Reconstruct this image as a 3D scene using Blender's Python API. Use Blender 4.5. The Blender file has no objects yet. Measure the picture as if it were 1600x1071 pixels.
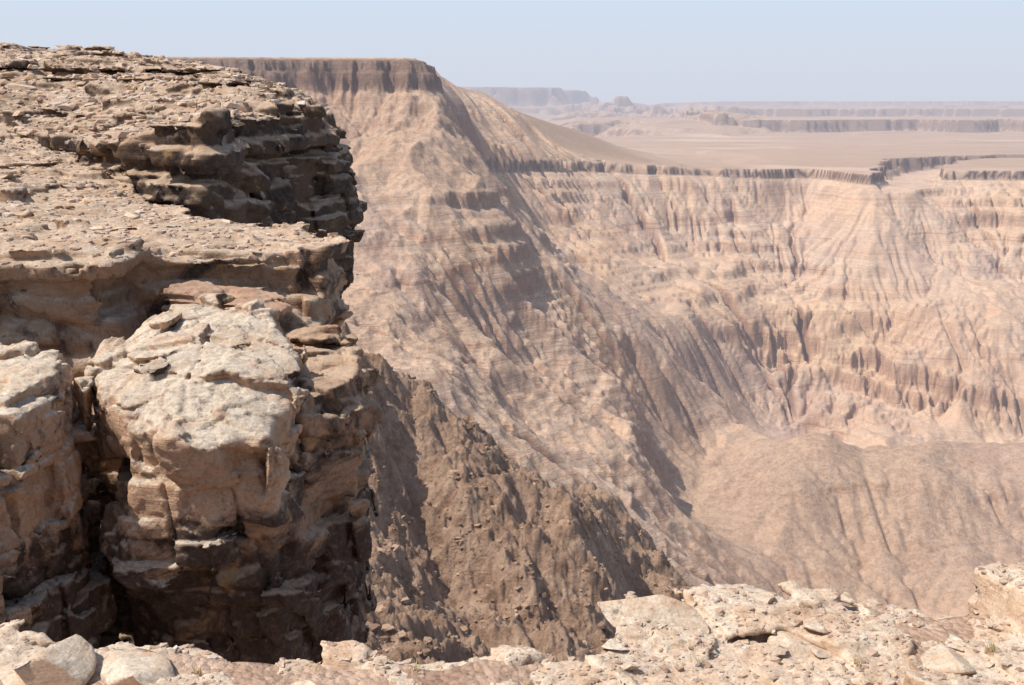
import bpy, bmesh, math, time
import numpy as np
from mathutils import Vector
from mathutils.bvhtree import BVHTree
T0=time.time()
def log(*a): print("LOG %.1fs"%(time.time()-T0),*a,flush=True)
rng=np.random.default_rng(7)
R3=rng.random((64,64,64)).astype(np.float32)
R3b=rng.random((64,64,64)).astype(np.float32)
R3c=rng.random((64,64,64)).astype(np.float32)
R2=rng.random((256,256)).astype(np.float32)

def n2(x,y,s=0):
    x=np.asarray(x,dtype=np.float64)+s*17.31; y=np.asarray(y,dtype=np.float64)+s*9.77
    ix=np.floor(x).astype(np.int64); iy=np.floor(y).astype(np.int64)
    fx=x-ix; fy=y-iy
    fx=fx*fx*fx*(fx*(fx*6-15)+10); fy=fy*fy*fy*(fy*(fy*6-15)+10)
    i0=ix&255; i1=(ix+1)&255; j0=iy&255; j1=(iy+1)&255
    a=R2[i0,j0]; b=R2[i1,j0]; c=R2[i0,j1]; d=R2[i1,j1]
    return ((a+(b-a)*fx)+((c+(d-c)*fx)-(a+(b-a)*fx))*fy)*2-1
def fbm2(x,y,o=4,s=0,g=.5):
    r=0;a=1;t=0
    for k in range(o):
        cx=x*(2.03**k); cy=y*(2.03**k)
        r=r+a*n2(cx*.8-cy*.6,cx*.6+cy*.8,s+k*3); t+=a; a*=g
        x,y=x*.96-y*.28,x*.28+y*.96
    return r/t
def rid2(x,y,o=4,s=0,g=.5):
    r=0;a=1;t=0
    for k in range(o):
        f=2.03**k
        r=r+a*(1-np.abs(n2(x*f,y*f,s+k*3))*2); t+=a; a*=g
        x,y=x*.96-y*.28,x*.28+y*.96
    return r/t
def n3(x,y,z,s=0):
    x=x+s*7.31; y=y+s*3.77; z=z+s*5.13
    ix=np.floor(x).astype(np.int32); iy=np.floor(y).astype(np.int32); iz=np.floor(z).astype(np.int32)
    fx=x-ix; fy=y-iy; fz=z-iz
    fx=fx*fx*(3-2*fx); fy=fy*fy*(3-2*fy); fz=fz*fz*(3-2*fz)
    x0=ix&63;x1=(ix+1)&63;y0=iy&63;y1=(iy+1)&63;z0=iz&63;z1=(iz+1)&63
    def L(a,b,t): return a+(b-a)*t
    return L(L(L(R3[x0,y0,z0],R3[x1,y0,z0],fx),L(R3[x0,y1,z0],R3[x1,y1,z0],fx),fy),
             L(L(R3[x0,y0,z1],R3[x1,y0,z1],fx),L(R3[x0,y1,z1],R3[x1,y1,z1],fx),fy),fz)*2-1
def fbm3(x,y,z,o=4,s=0,g=.5):
    r=0;a=1;t=0
    for k in range(o):
        r=r+a*n3(x,y,z,s+k); t+=a; a*=g
        x,y,z=(x*.8-y*.6)*2.03,(x*.6+y*.8)*2.03,z*2.03+.37*x
    return r/t
def facet(x,y,z,cell,seed=0,zs=1.):
    """piecewise planar chips: every 3D cell carries its own random plane"""
    u=x/cell+.12*n3(x/cell*.9,y/cell*.9,z/cell*.9,seed)+.2*z/cell; v=y/cell+seed*3.3-.15*x/cell; w=z/cell*zs+seed*1.7
    iu=np.floor(u).astype(np.int32); iv=np.floor(v).astype(np.int32); iw=np.floor(w).astype(np.int32)
    F=np.full(u.shape,9.); out=np.zeros(u.shape)
    for a in(-1,0,1):
        for b in(-1,0,1):
            for c in(-1,0,1):
                cx=(iu+a)&63;cy=(iv+b)&63;cz=(iw+c)&63
                r1=R3[cx,cy,cz];r2=R3b[cx,cy,cz];r3=R3c[cx,cy,cz]
                du=u-(iu+a+r1);dv=v-(iv+b+r2);dw=w-(iw+c+r3)
                d=du*du+dv*dv+dw*dw; m=d<F
                F=np.where(m,d,F)
                o=du*(r2-.5)*2+dv*(r3-.5)*2+dw*(r1-.5)*2+((r1*7.3+r2*5.1+r3*3.7)%1-.5)*.7
                out=np.where(m,o,out)
    return out
def ss(a,b,x):
    t=np.clip((x-a)/(b-a),0,1); return t*t*(3-2*t)

def mkmesh(name,V,F,smooth=True,link=True):
    V=np.asarray(V,dtype=np.float32); F=np.asarray(F,dtype=np.int32)
    me=bpy.data.meshes.new(name)
    n=F.shape[1]
    me.vertices.add(len(V)); me.vertices.foreach_set("co",V.ravel())
    me.loops.add(F.size); me.loops.foreach_set("vertex_index",F.ravel())
    me.polygons.add(len(F)); me.polygons.foreach_set("loop_start",np.arange(0,F.size,n,dtype=np.int32))
    try: me.polygons.foreach_set("loop_total",np.full(len(F),n,dtype=np.int32))
    except Exception: pass
    me.update(calc_edges=True)
    me.polygons.foreach_set("use_smooth",np.full(len(F),smooth,dtype=bool))
    if not link: return me
    ob=bpy.data.objects.new(name,me); bpy.context.scene.collection.objects.link(ob)
    return ob

# ---------------------------------------------------------------- materials
def newmat(name):
    m=bpy.data.materials.new(name); m.use_nodes=True
    nt=m.node_tree; nt.nodes.clear()
    return m,nt
class NB:
    def __init__(s,nt): s.nt=nt
    def n(s,t,**k):
        nd=s.nt.nodes.new(t)
        for a,b in k.items(): setattr(nd,a,b)
        return nd
    def l(s,a,b): s.nt.links.new(a,b)
    def noise(s,vec,scale,detail=6,rough=.6,dist=0):
        nd=s.n('ShaderNodeTexNoise'); nd.inputs['Scale'].default_value=scale
        nd.inputs['Detail'].default_value=detail; nd.inputs['Roughness'].default_value=rough
        nd.inputs['Distortion'].default_value=dist
        s.l(vec,nd.inputs['Vector']); return nd.outputs['Fac']
    def vscale(s,vec,sc):
        nd=s.n('ShaderNodeMapping'); nd.inputs['Scale'].default_value=sc; s.l(vec,nd.inputs['Vector']); return nd.outputs[0]
    def ramp(s,fac,stops,interp='LINEAR'):
        nd=s.n('ShaderNodeValToRGB'); nd.color_ramp.interpolation=interp
        el=nd.color_ramp.elements
        while len(el)>1: el.remove(el[-1])
        for i,(p,c) in enumerate(stops):
            e=el[0] if i==0 else el.new(p)
            e.position=p
            e.color=(c,c,c,1) if not hasattr(c,'__len__') else (*c,1)
        s.l(fac,nd.inputs[0]); return nd.outputs[0]
    def mix(s,f,a,b,mode='MIX'):
        nd=s.n('ShaderNodeMix',data_type='RGBA',blend_type=mode)
        for i,v in ((0,f),(6,a),(7,b)):
            if hasattr(v,'is_linked'): s.l(v,nd.inputs[i])
            else: nd.inputs[i].default_value=(v if i==0 else (*v,1))
        return nd.outputs[2]
    def math(s,op,a,b=0.,c=None,clamp=False):
        nd=s.n('ShaderNodeMath',operation=op,use_clamp=clamp)
        for i,v in enumerate((a,b,c)):
            if v is None: continue
            if hasattr(v,'is_linked'): s.l(v,nd.inputs[i])
            else: nd.inputs[i].default_value=v
        return nd.outputs[0]
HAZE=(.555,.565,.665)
def terrain_mat():
    m,nt=newmat("canyon_strata"); b=NB(nt)
    geo=b.n('ShaderNodeNewGeometry'); pos=geo.outputs['Position']
    sn=b.n('ShaderNodeSeparateXYZ'); b.l(geo.outputs['Normal'],sn.inputs[0])
    strata=b.noise(b.vscale(pos,(.0022,.0022,.16)),1.0,9,.82,.2)
    col=b.ramp(strata,[(.32,(.29,.145,.09)),(.42,(.53,.325,.21)),(.48,(.76,.56,.40)),(.52,(.44,.26,.17)),(.56,(.80,.64,.49)),(.63,(.52,.32,.205)),(.70,(.73,.54,.38)),(.8,(.38,.21,.135))])
    tal=b.noise(pos,.009,10,.72,.5)
    talc=b.ramp(tal,[(.3,(.44,.28,.185)),(.40,(.60,.395,.27)),(.46,(.75,.55,.395)),(.51,(.55,.385,.28)),(.56,(.72,.51,.36)),(.62,(.65,.41,.275)),(.72,(.81,.65,.50))])
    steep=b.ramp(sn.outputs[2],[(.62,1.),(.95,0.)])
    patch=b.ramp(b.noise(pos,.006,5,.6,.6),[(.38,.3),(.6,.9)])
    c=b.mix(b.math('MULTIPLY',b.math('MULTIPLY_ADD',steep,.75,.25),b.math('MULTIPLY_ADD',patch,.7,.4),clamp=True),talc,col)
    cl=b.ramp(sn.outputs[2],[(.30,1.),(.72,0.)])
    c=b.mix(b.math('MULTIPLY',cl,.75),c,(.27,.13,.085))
    c=b.mix(1.,c,b.ramp(b.noise(pos,.0045,6,.65,.8),[(.36,(.86,.84,.90)),(.47,(1.,1.,1.)),(.55,(1.03,1.,.96)),(.66,(1.06,1.02,.90))]),'MULTIPLY')
    ar=b.n('ShaderNodeAttribute',attribute_name='red')
    c=b.mix(ar.outputs['Fac'],c,b.ramp(strata,[(.4,(.36,.19,.12)),(.5,(.60,.38,.25)),(.6,(.46,.26,.17))]))
    at=b.n('ShaderNodeAttribute',attribute_name='brown')
    fine0=b.noise(pos,.16,10,.82)
    brn=b.ramp(fine0,[(.3,(.14,.08,.05)),(.42,(.30,.185,.118)),(.52,(.46,.305,.21)),(.62,(.57,.40,.28)),(.75,(.66,.50,.37))])
    c=b.mix(at.outputs['Fac'],c,brn)
    ap=b.n('ShaderNodeAttribute',attribute_name='plain')
    plc=b.ramp(b.noise(b.vscale(pos,(.0016,.0030,.003)),1.,9,.65,.3),[(.35,(.34,.225,.155)),(.46,(.46,.32,.23)),(.52,(.40,.27,.19)),(.65,(.60,.44,.33))])
    c=b.mix(ap.outputs['Fac'],c,plc)
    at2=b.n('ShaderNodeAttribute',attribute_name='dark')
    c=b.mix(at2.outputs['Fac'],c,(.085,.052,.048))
    sp=b.noise(pos,.45,7,.82)
    c=b.mix(1.,c,b.ramp(sp,[(.32,.45),(.44,.97),(.6,1.08),(.75,1.35)]),'MULTIPLY')
    bs=b.n('ShaderNodeBsdfPrincipled'); bs.inputs['Roughness'].default_value=.95
    bs.inputs['Specular IOR Level'].default_value=.1
    b.l(c,bs.inputs['Base Color'])
    inv=b.math('SUBTRACT',1.,at.outputs['Fac'],clamp=True)
    h=b.math('ADD',b.math('MULTIPLY',b.noise(pos,.08,10,.78),4.5),b.math('MULTIPLY',b.math('MULTIPLY',b.noise(b.vscale(pos,(.05,.05,.7)),1.,6,.75),2.6),inv))
    h=b.math('ADD',h,b.math('MULTIPLY',b.noise(pos,.6,7,.76),2.2))
    bp=b.n('ShaderNodeBump'); bp.inputs['Strength'].default_value=.8; bp.inputs['Distance'].default_value=1.
    b.l(h,bp.inputs['Height']); b.l(bp.outputs[0],bs.inputs['Normal'])
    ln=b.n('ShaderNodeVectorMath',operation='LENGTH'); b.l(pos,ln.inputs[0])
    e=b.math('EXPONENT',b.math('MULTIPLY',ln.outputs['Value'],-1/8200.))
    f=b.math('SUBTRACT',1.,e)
    em=b.n('ShaderNodeEmission'); em.inputs[0].default_value=(*HAZE,1)  # aerial haze painted into the surface as glow growing with distance, no volume
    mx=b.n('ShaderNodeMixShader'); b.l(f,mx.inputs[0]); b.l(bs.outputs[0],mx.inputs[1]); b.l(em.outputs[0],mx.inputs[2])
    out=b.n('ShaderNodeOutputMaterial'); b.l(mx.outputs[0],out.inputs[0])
    m.cycles.emission_sampling='NONE'
    return m
def rock_mat(name,sc=1.,pale=.5,varn=.5,red=0.,bump=1.,gain=1.15,face=1.,vsoft=.015,stain=None):
    m,nt=newmat(name); b=NB(nt)
    geo=b.n('ShaderNodeNewGeometry'); pos=geo.outputs['Position']
    sn=b.n('ShaderNodeSeparateXYZ'); b.l(geo.outputs['Normal'],sn.inputs[0])
    def g(c): return tuple(min(.85,v*gain) for v in c)
    n1=b.noise(pos,1.3*sc,9,.68,.3)
    c=b.ramp(n1,[(.28,g((.20,.125,.08))),(.42,g((.36,.235,.148))),(.55,g((.50,.345,.228))),(.68,g((.43,.27,.17))),(.8,g((.57,.44,.31)))])
    st=b.noise(b.vscale(pos,(.5*sc,.5*sc,6.*sc)),1.,6,.7,.2)
    c=b.mix(.4,c,b.ramp(st,[(.3,g((.25,.155,.105))),(.5,g((.46,.32,.215))),(.62,g((.39,.24,.16))),(.75,g((.54,.43,.31)))]))
    if red: c=b.mix(red,c,(.42,.19,.12))
    up=b.ramp(sn.outputs[2],[(.15,0.),(.65,1.)])
    n2_=b.noise(pos,2.3*sc,9,.72,.3)
    pm=b.math('MULTIPLY',b.ramp(n2_,[(.5-.18*pale,0.),(.62-.12*pale,1.)]),b.math('MULTIPLY_ADD',up,.65,.22))
    n4=b.noise(pos,17*sc,6,.75)
    c=b.mix(b.math('MULTIPLY',pm,pale*1.1,clamp=True),c,b.ramp(n4,[(.3,g((.30,.245,.185))),(.5,g((.52,.44,.345))),(.7,g((.66,.58,.47)))]))
    if face<1: c=b.mix(1.,c,b.ramp(sn.outputs[2],[(.3,(face,face*.90,face*.84)),(.78,(1.,1.,1.))]),'MULTIPLY')  # darkens steep faces in colour: desert varnish, with cliff shade painted in
    n3_=b.noise(pos,1.05*sc,9,.70,.8)
    if stain is not None:
        sx=b.n('ShaderNodeSeparateXYZ'); b.l(pos,sx.inputs[0])
        lo=b.math('MULTIPLY',b.math('SUBTRACT',stain,sx.outputs[2]),.5)
        lo=b.math('MINIMUM',b.math('MAXIMUM',lo,0.),.16)
        n3_=b.math('ADD',n3_,lo)
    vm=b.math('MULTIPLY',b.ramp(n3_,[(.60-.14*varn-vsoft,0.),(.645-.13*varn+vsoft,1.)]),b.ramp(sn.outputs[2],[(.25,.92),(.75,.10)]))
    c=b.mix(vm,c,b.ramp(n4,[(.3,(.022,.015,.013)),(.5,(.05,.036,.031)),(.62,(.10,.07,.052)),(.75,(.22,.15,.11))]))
    sp=b.noise(pos,45*sc,5,.7)
    c=b.mix(1.,c,b.ramp(sp,[(.3,.6),(.46,.95),(.6,1.05),(.72,1.2)]),'MULTIPLY')
    lich=b.noise(pos,6.5*sc,8,.78)
    c=b.mix(b.ramp(lich,[(.58,0.),(.64,.7)]),c,(.12,.085,.065))
    och=b.noise(pos,2.9*sc,6,.7,.5)
    c=b.mix(b.ramp(och,[(.60,0.),(.68,.45)]),c,g((.50,.30,.13)))
    bs=b.n('ShaderNodeBsdfPrincipled'); bs.inputs['Roughness'].default_value=.9
    bs.inputs['Specular IOR Level'].default_value=.2
    b.l(c,bs.inputs['Base Color'])
    h=b.math('MULTIPLY',b.noise(pos,12*sc,9,.74),.026/sc*bump)
    h=b.math('ADD',h,b.math('MULTIPLY',b.noise(b.vscale(pos,(1.5*sc,1.5*sc,26*sc)),1.,5,.7),.022/sc*bump))
    h=b.math('ADD',h,b.math('MULTIPLY',b.noise(pos,50*sc,5,.7),.008/sc*bump))
    bp=b.n('ShaderNodeBump'); bp.inputs['Strength'].default_value=.9; bp.inputs['Distance'].default_value=1.
    b.l(h,bp.inputs['Height']); b.l(bp.outputs[0],bs.inputs['Normal'])
    out=b.n('ShaderNodeOutputMaterial'); b.l(bs.outputs[0],out.inputs[0])
    return m
def gravel_mat():
    m,nt=newmat("gravel_soil"); b=NB(nt)
    geo=b.n('ShaderNodeNewGeometry'); pos=geo.outputs['Position']
    n1=b.noise(pos,2.2,9,.7)
    c=b.ramp(n1,[(.3,(.38,.24,.165)),(.5,(.55,.38,.275)),(.7,(.66,.49,.37))])
    v=b.n('ShaderNodeTexVoronoi'); v.inputs['Scale'].default_value=38; b.l(pos,v.inputs['Vector'])
    c=b.mix(.45,c,b.mix(1.,c,b.ramp(v.outputs['Color'],[(0,.55),(1.,1.55)]),'MULTIPLY'))
    bs=b.n('ShaderNodeBsdfPrincipled'); bs.inputs['Roughness'].default_value=.95; bs.inputs['Specular IOR Level'].default_value=.1
    b.l(c,bs.inputs['Base Color'])
    h=b.math('ADD',b.math('MULTIPLY',v.outputs['Distance'],-.02),b.math('MULTIPLY',b.noise(pos,14,8,.7),.05))
    bp=b.n('ShaderNodeBump'); bp.inputs['Strength'].default_value=.9; bp.inputs['Distance'].default_value=1.; b.l(h,bp.inputs['Height']); b.l(bp.outputs[0],bs.inputs['Normal'])
    out=b.n('ShaderNodeOutputMaterial'); b.l(bs.outputs[0],out.inputs[0])
    return m

# ---------------------------------------------------------------- terrain design
W=np.array([
(-158,1050,-21),(-143,880,-68),(-103,880,-68),(-76,950,-46),(-60,1030,-35),(-107,760,-103),(-70,800,-108),(-49,830,-112),(-96,680,-133),(-24,800,-156),(26,870,-172),
(-77,640,-148),(-39,650,-158),(0,760,-192),(49,820,-210),(13,680,-208),(43,700,-225),(85,705,-243),(95,780,-241),(82,670,-252),
(-180,1090,12),(-110,1090,10),(-250,1070,15),(-250,950,-30),(-200,1140,80),(-110,1180,80),(-250,1150,80),(-330,1060,15),(-330,1150,80),(-60,1130,0),
# spur
(-53,900,-64),(0,920,-108),(56,950,-156),(146,980,-215),(199,1000,-278),(245,1040,-325),
(-57,1230,-72),(0,1130,-130),(70,1150,-196),(140,1200,-244),(175,1100,-272),
# left slopes
(106,680,-280),(141,640,-294),(0,400,-160),(-60,400,-105),(-90,520,-112),(50,500,-220),(0,560,-190),(-60,520,-130),
(-250,600,-60),(-200,400,-30),(-400,800,60),
# hidden near right
(100,300,-190),(200,500,-300),(300,600,-335),(450,600,-345),(100,150,-110),(150,590,-303),(300,300,-260),(60,60,-60),(600,800,-340),
# hill
(108,760,-274),(127,820,-293),(165,930,-304),(159,860,-285),(200,855,-272),(248,850,-262),(338,850,-263),(410,840,-268),(500,850,-280),(260,765,-312),(285,705,-338),(197,705,-330),(375,755,-309),(470,755,-322),(150,755,-304),
# floor behind the hill
(318,1230,-398),(225,1170,-360),(533,1230,-400),(650,1200,-398),(260,1080,-352),(400,1050,-368),(450,960,-338),(300,965,-338),
# main wall
(319,1320,-379),(327,1450,-283),(345,1425,-345),(600,1330,-332),(600,1290,-385),(504,1400,-318),(534,1500,-292),(400,1500,-274),
(435,1650,-223),(470,1790,-165),(480,1850,-100),(540,1740,-100),(570,1620,-180),(600,1550,-240),(700,1500,-260),(750,1350,-340),
(-32,1370,-104),(0,1400,-108),(42,1470,-138),(91,1580,-122),(0,1330,-138),(39,1330,-180),(82,1400,-190),(189,1630,-153),(164,1400,-232),
(-33,1450,-69),(46,1600,-77),(120,1680,-84),(200,1740,-89),(229,1330,-262),(300,1770,-94),(409,1790,-101),
(250,1650,-165),(230,1550,-210),(300,1600,-215),(340,1680,-180),
(-20,1600,45),(-60,1400,60),(-40,1340,0),(46,1740,40),(120,1820,40),(213,1880,40),(300,1920,40),(409,1940,40),(480,2000,30),
(700,1830,-105),(857,1850,-105),(857,1700,-190),(720,1690,-185),(1100,1850,-105),(1100,1700,-190),(1000,1400,-330),(900,2050,30),(720,2000,30),(600,1950,30),(1300,2000,30),
# near ridge
(-32,240,-62),(-36,230,-56),(-15,245,-68),(-6,248,-74),(5,248,-82),(21,232,-88),(40,240,-112),(70,290,-160),
(-24,198,-78),(-20,175,-79),(0,190,-94),(20,212,-98),(27,224,-112),(-10,165,-81),(-15,100,-52),(-15,60,-37),(20,100,-68),(40,150,-98),(-80,200,-45),(-60,100,-35),(-150,300,-20),
(-2,20,-15),(-5,40,-26),(10,20,-20),(10,40,-36),(-20,30,-16),(30,30,-38),(-60,40,-18),(-100,120,-22),
],dtype=np.float64)
C=np.array([
(-400,1300,70),(-200,1300,70),(-130,1170,62),(-92,1125,46),(-250,1100,60),(-400,950,60),(-66,1170,28),(-46,1350,8),(-8,1640,-6),(53,1850,-26),(126,2000,-46),(155,2120,-58),
(-33,1460,-60),(46,1620,-74),(-40,1290,-42),(-57,1200,-30),(-56,1110,-5),(130,1720,-80),(218,2050,-86),(-90,1450,30),(-100,1700,30),(-300,1800,40),(-300,2400,0),(0,2200,-50),(0,2000,-20),
(213,1780,-88),(421,1830,-103),(561,1730,-107),(700,1850,-107),(857,1850,-107),(300,2200,-100),(600,2300,-105),(1000,2300,-105),(1300,1900,-107),(800,1300,-107),(1300,1300,-107),(400,1300,-107),(200,1300,-85),(300,2700,-105),(1200,2800,-105),(0,2800,-100)
],dtype=np.float64)
class TPS:
    def __init__(s,P,lam=.003):
        s.q=s.co(P[:,0],P[:,1]); n=len(P)
        K=s.phi(s.q[:,None,:]-s.q[None]); K+=lam*np.eye(n)
        Q=np.c_[np.ones(n),s.q]
        A=np.block([[K,Q],[Q.T,np.zeros((3,3))]])
        s.w=np.linalg.solve(A,np.r_[P[:,2],0,0,0]); s.n=n
    def co(s,x,y): 
        y=np.maximum(y,5.); return np.stack([x/y*2.0,np.log(y)],-1)
    def phi(s,d):
        r2=(d**2).sum(-1)+1e-12; return .5*r2*np.log(r2)
    def __call__(s,x,y):
        sh=np.shape(x); q=s.co(np.ravel(x),np.ravel(y)); out=np.empty(len(q))
        for a in range(0,len(q),60000):
            b=q[a:a+60000]; out[a:a+60000]=s.phi(b[:,None,:]-s.q[None])@s.w[:s.n]+s.w[s.n]+b@s.w[s.n+1:]
        return out.reshape(sh)
tW=TPS(W); tC=TPS(C)
def segdist(x,y,pts):
    d=np.full(np.shape(x),1e9)
    for (ax,ay),(bx,by) in zip(pts[:-1],pts[1:]):
        vx,vy=bx-ax,by-ay; t=np.clip(((x-ax)*vx+(y-ay)*vy)/(vx*vx+vy*vy),0,1)
        d=np.minimum(d,np.hypot(x-ax-t*vx,y-ay-t*vy))
    return d
def base(x,y,D=None,Dm=None):
    w=tW(x,y)
    nz=fbm2(x/160,y/160,4,1)
    rg=rid2(x/110,y/110,4,5)
    far=ss(60,700,y)
    left=ss(500,620,y)*ss(1250,1100,y)*ss(170,90,x)
    w=w+nz*8*far+(rg-.2)*(8+1*ss(900,1300,y)+8*left)*ss(300,900,y)
    w=w+left*(rid2(x/52,y/52,4,25,.6)-.15)*10
    nn=ss(520,380,y)*ss(80,200,y)
    w=w+nn*(fbm2(x/38,y/38,4,15,.55)*14-2)
    gd=segdist(x,y,[(-24,240),(-14,200),(-6,176)])
    w=w-9*np.exp(-(gd/8)**2)
    if D is not None: w=w+D
    cap=tC(x,np.minimum(y,2800))
    pl=-105+fbm2(x/500,y/500,5,3)*4
    cap=cap+(pl-cap)*ss(2200,2650,y)
    wob=fbm2(x/900,y/900,5,9)
    s1=ss(0,26,np.minimum(y-4350-wob*500-rid2(x/420,y/420,4,2)*170, (x-900-wob*400)*1.))*50
    cap=cap+s1
    cap=cap-ss(0,22,np.minimum(y-5300-wob*700-rid2(x/500,y/500,4,14)*250,(x-1100-wob*500)))*22
    cap=cap+ss(0,50,y-7300-rid2(x/900,y/900,4,12)*600)*52*ss(.10,.14,x/y)
    cap=cap+ss(0,70,y-9600-rid2(x/1100,y/1100,4,16)*800)*22*ss(.12,.2,x/y)
    cap=cap+ss(0,90,y-12500-rid2(x/1500,y/1500,4,13)*900)*46*ss(.08,.13,x/y)
    g=ss(.03,.06,x/y)*(1-ss(.17,.23,x/y+.03*wob))*ss(3700,4400,y)*(1-ss(9500,10500,y))
    rr_=np.clip(.42+.95*rid2(x/800,y/800,6,21,.55),0,1.25)
    bad=-310+285*rr_
    bad=np.minimum(bad,-18+22*wob)
    bad=bad+45*ss(6000,9000,y)
    cap=cap*(1-g)+np.minimum(cap+40,bad)*g
    m2=ss(0,260,np.minimum(y-10800-rid2(x/1200,y/1200,4,31)*700,(560+wob*700-x+300*rid2(x/700,y/700,3,3))))
    cap=cap+m2*190
    m3=ss(0,200,np.minimum(y-9000-rid2(x/1200,y/1200,4,33)*700,(1000+wob*300-x+400*rid2(x/700,y/700,3,36))))
    cap=cap+m3*70
    m4=ss(0,160,np.minimum(y-7000-rid2(x/800,y/800,4,37)*600,(820+wob*300-x+350*rid2(x/600,y/600,3,38))))
    cap=cap+m4*22
    cap=np.minimum(cap,np.where(y<3000,46+n2(x/60,y/60)*.8+2*fbm2(x/150,y/150,2,50),230))
    sc=segdist(x,y,[(585,1640),(640,1780),(710,1960),(790,2150),(930,2280),(1120,2340),(1400,2420),(1900,2560)])
    side=-132+1.6*np.maximum(0,sc-48+rid2(x/110,y/110,4,8)*24)
    sc2=segdist(x,y,[(1900,3700),(2300,3400),(3200,3300),(4000,3600)])
    side2=-250+.9*np.maximum(0,sc2-60+rid2(x/200,y/200,3,8)*60)
    cap=np.minimum(cap,side2)
    side=np.where(y<3000,side,1e3)
    cD=0
    if D is not None and Dm is not None: cD=D*Dm(cap)
    h=np.where(y<2600,np.minimum(w,cap+cD),cap)
    h=np.where(h>side,np.maximum(side,np.minimum(h,-132)),h)
    return h,cap
def blur(a,k):
    for ax in (0,1):
        for _ in range(2):
            p=np.pad(a,[(k+1,k) if i==ax else (0,0) for i in (0,1)],mode='edge')
            c=np.cumsum(p,axis=ax)
            n=a.shape[ax]
            a=(np.take(c,np.arange(2*k+1,2*k+1+n),axis=ax)-np.take(c,np.arange(0,n),axis=ax))/(2*k+1)
    return a
def erode(h,dx,iters,K,amax,dif=.04):
    ny,nx=h.shape; N=ny*nx; ids=np.arange(N).reshape(ny,nx)
    for it in range(iters):
        best=np.zeros((ny,nx)); rec=ids.copy(); dd=np.full((ny,nx),dx)
        c=h[1:-1,1:-1]
        for oy in (-1,0,1):
            for ox in (-1,0,1):
                if oy==0 and ox==0: continue
                D=dx*math.hypot(ox,oy)
                s=(c-h[1+oy:ny-1+oy,1+ox:nx-1+ox])/D
                m=s>best[1:-1,1:-1]
                best[1:-1,1:-1][m]=s[m]; rec[1:-1,1:-1][m]=ids[1+oy:ny-1+oy,1+ox:nx-1+ox][m]; dd[1:-1,1:-1][m]=D
        order=np.argsort(h.ravel(),kind='stable').tolist(); r=rec.ravel().tolist()
        A=[1.0]*N
        for i in reversed(order):
            j=r[i]
            if j!=i: A[j]+=A[i]
        An=np.minimum(np.array(A),amax)
        F=(K*np.sqrt(An)*dx/dd.ravel()).tolist(); H=h.ravel().tolist()
        for i in order:
            j=r[i]
            if j!=i:
                f=F[i]; H[i]=(H[i]+f*H[j])/(1+f)
        h=np.array(H).reshape(ny,nx)
        lap=np.zeros_like(h); lap[1:-1,1:-1]=h[:-2,1:-1]+h[2:,1:-1]+h[1:-1,:-2]+h[1:-1,2:]-4*h[1:-1,1:-1]
        h=h+dif*lap
    return h
def eroded_delta(x0,x1,y0,y1,dx,iters,K,amax,blk,rough,sc,dif=.03):
    xs=np.arange(x0,x1,dx); ys=np.arange(y0,y1,dx); X,Y=np.meshgrid(xs,ys)
    H,cap=base(X,Y)
    R=fbm2(X/sc,Y/sc,5,40,.55)*rough
    E=erode(H+R+rng.random(H.shape)*.3*dx*.1,dx,iters,K,amax,dif)
    D=E-H; D=D-blur(D,blk)
    ed=np.minimum(np.minimum(X-x0,x1-X),np.minimum(Y-y0,y1-Y)); D*=ss(0,dx*12,ed)
    gy,gx=np.gradient(blur(H,2),dx); wall=ss(.12,.38,np.hypot(gx,gy))
    D*=.08+.92*wall
    return xs,ys,D
def sample(G,x,y):
    xs,ys,D=G; dx=xs[1]-xs[0]
    u=(x-xs[0])/dx; v=(y-ys[0])/dx
    ok=(u>=0)&(u<len(xs)-1.001)&(v>=0)&(v<len(ys)-1.001)
    u=np.clip(u,0,len(xs)-1.002); v=np.clip(v,0,len(ys)-1.002)
    i=u.astype(int); j=v.astype(int); fu=u-i; fv=v-j
    r=(D[j,i]*(1-fu)+D[j,i+1]*fu)*(1-fv)+(D[j+1,i]*(1-fu)+D[j+1,i+1]*fu)*fv
    return np.where(ok,r,0)
G1=eroded_delta(-360,1200,450,2300,4.,8,.045,1800,22,18,100,.02)
log("g1")
G2=eroded_delta(-110,190,50,430,1.5,6,.03,200,14,5.0,20,.015)
rows=[18.]
while rows[-1]<60000:
    y=rows[-1]
    r=.010 if y<60 else .0045 if y<130 else .0028 if y<320 else .0045 if y<500 else .0025 if y<2000 else .0042 if y<15000 else .04
    rows.append(y*(1+r))
rows=np.array(rows); cols=np.linspace(-.50,.60,1150)
YY,SX=np.meshgrid(rows,cols,indexing='ij'); XX=YY*SX
hill=ss(990,900,YY)*ss(620,700,YY)*ss(90,150,XX)
D1=sample(G1,XX,YY)*(.9+.25*ss(950,1350,YY+.3*XX)+.05*hill)+sample(G2,XX,YY)
def capmask(cap):
    gx_=np.gradient(cap,axis=1)/np.gradient(XX,axis=1); gy_=np.gradient(cap,axis=0)/np.gradient(YY,axis=0)
    return ss(.10,.35,np.hypot(gx_,gy_))*(YY<1700)
H,cap=base(XX,YY,D1,capmask)
fineamp=np.clip(YY/900,.15,1.3)
H=H+fbm2(XX/18,YY/18,4,60)*1.1*fineamp*np.where(YY<2600,1,0)*ss(1,10,cap-H)
off=np.interp(XX.ravel(),[-150,-33,46,200,409,561],[45,37,29,17,5,0]).reshape(XX.shape)+fbm2(XX/400,YY/400,3,70)*3
off2=off+fbm2(XX/150,YY/150,3,72)*4
hs=H-off
xs_=[-500,-400,-356,-348,-322,-304,-298,-268,-262,-244,-238,-218,-213,-200,-196,-180,-172,-160,-154,-142,-136,-124,-120.5,-112,-109.5,-105,0,20]
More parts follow.
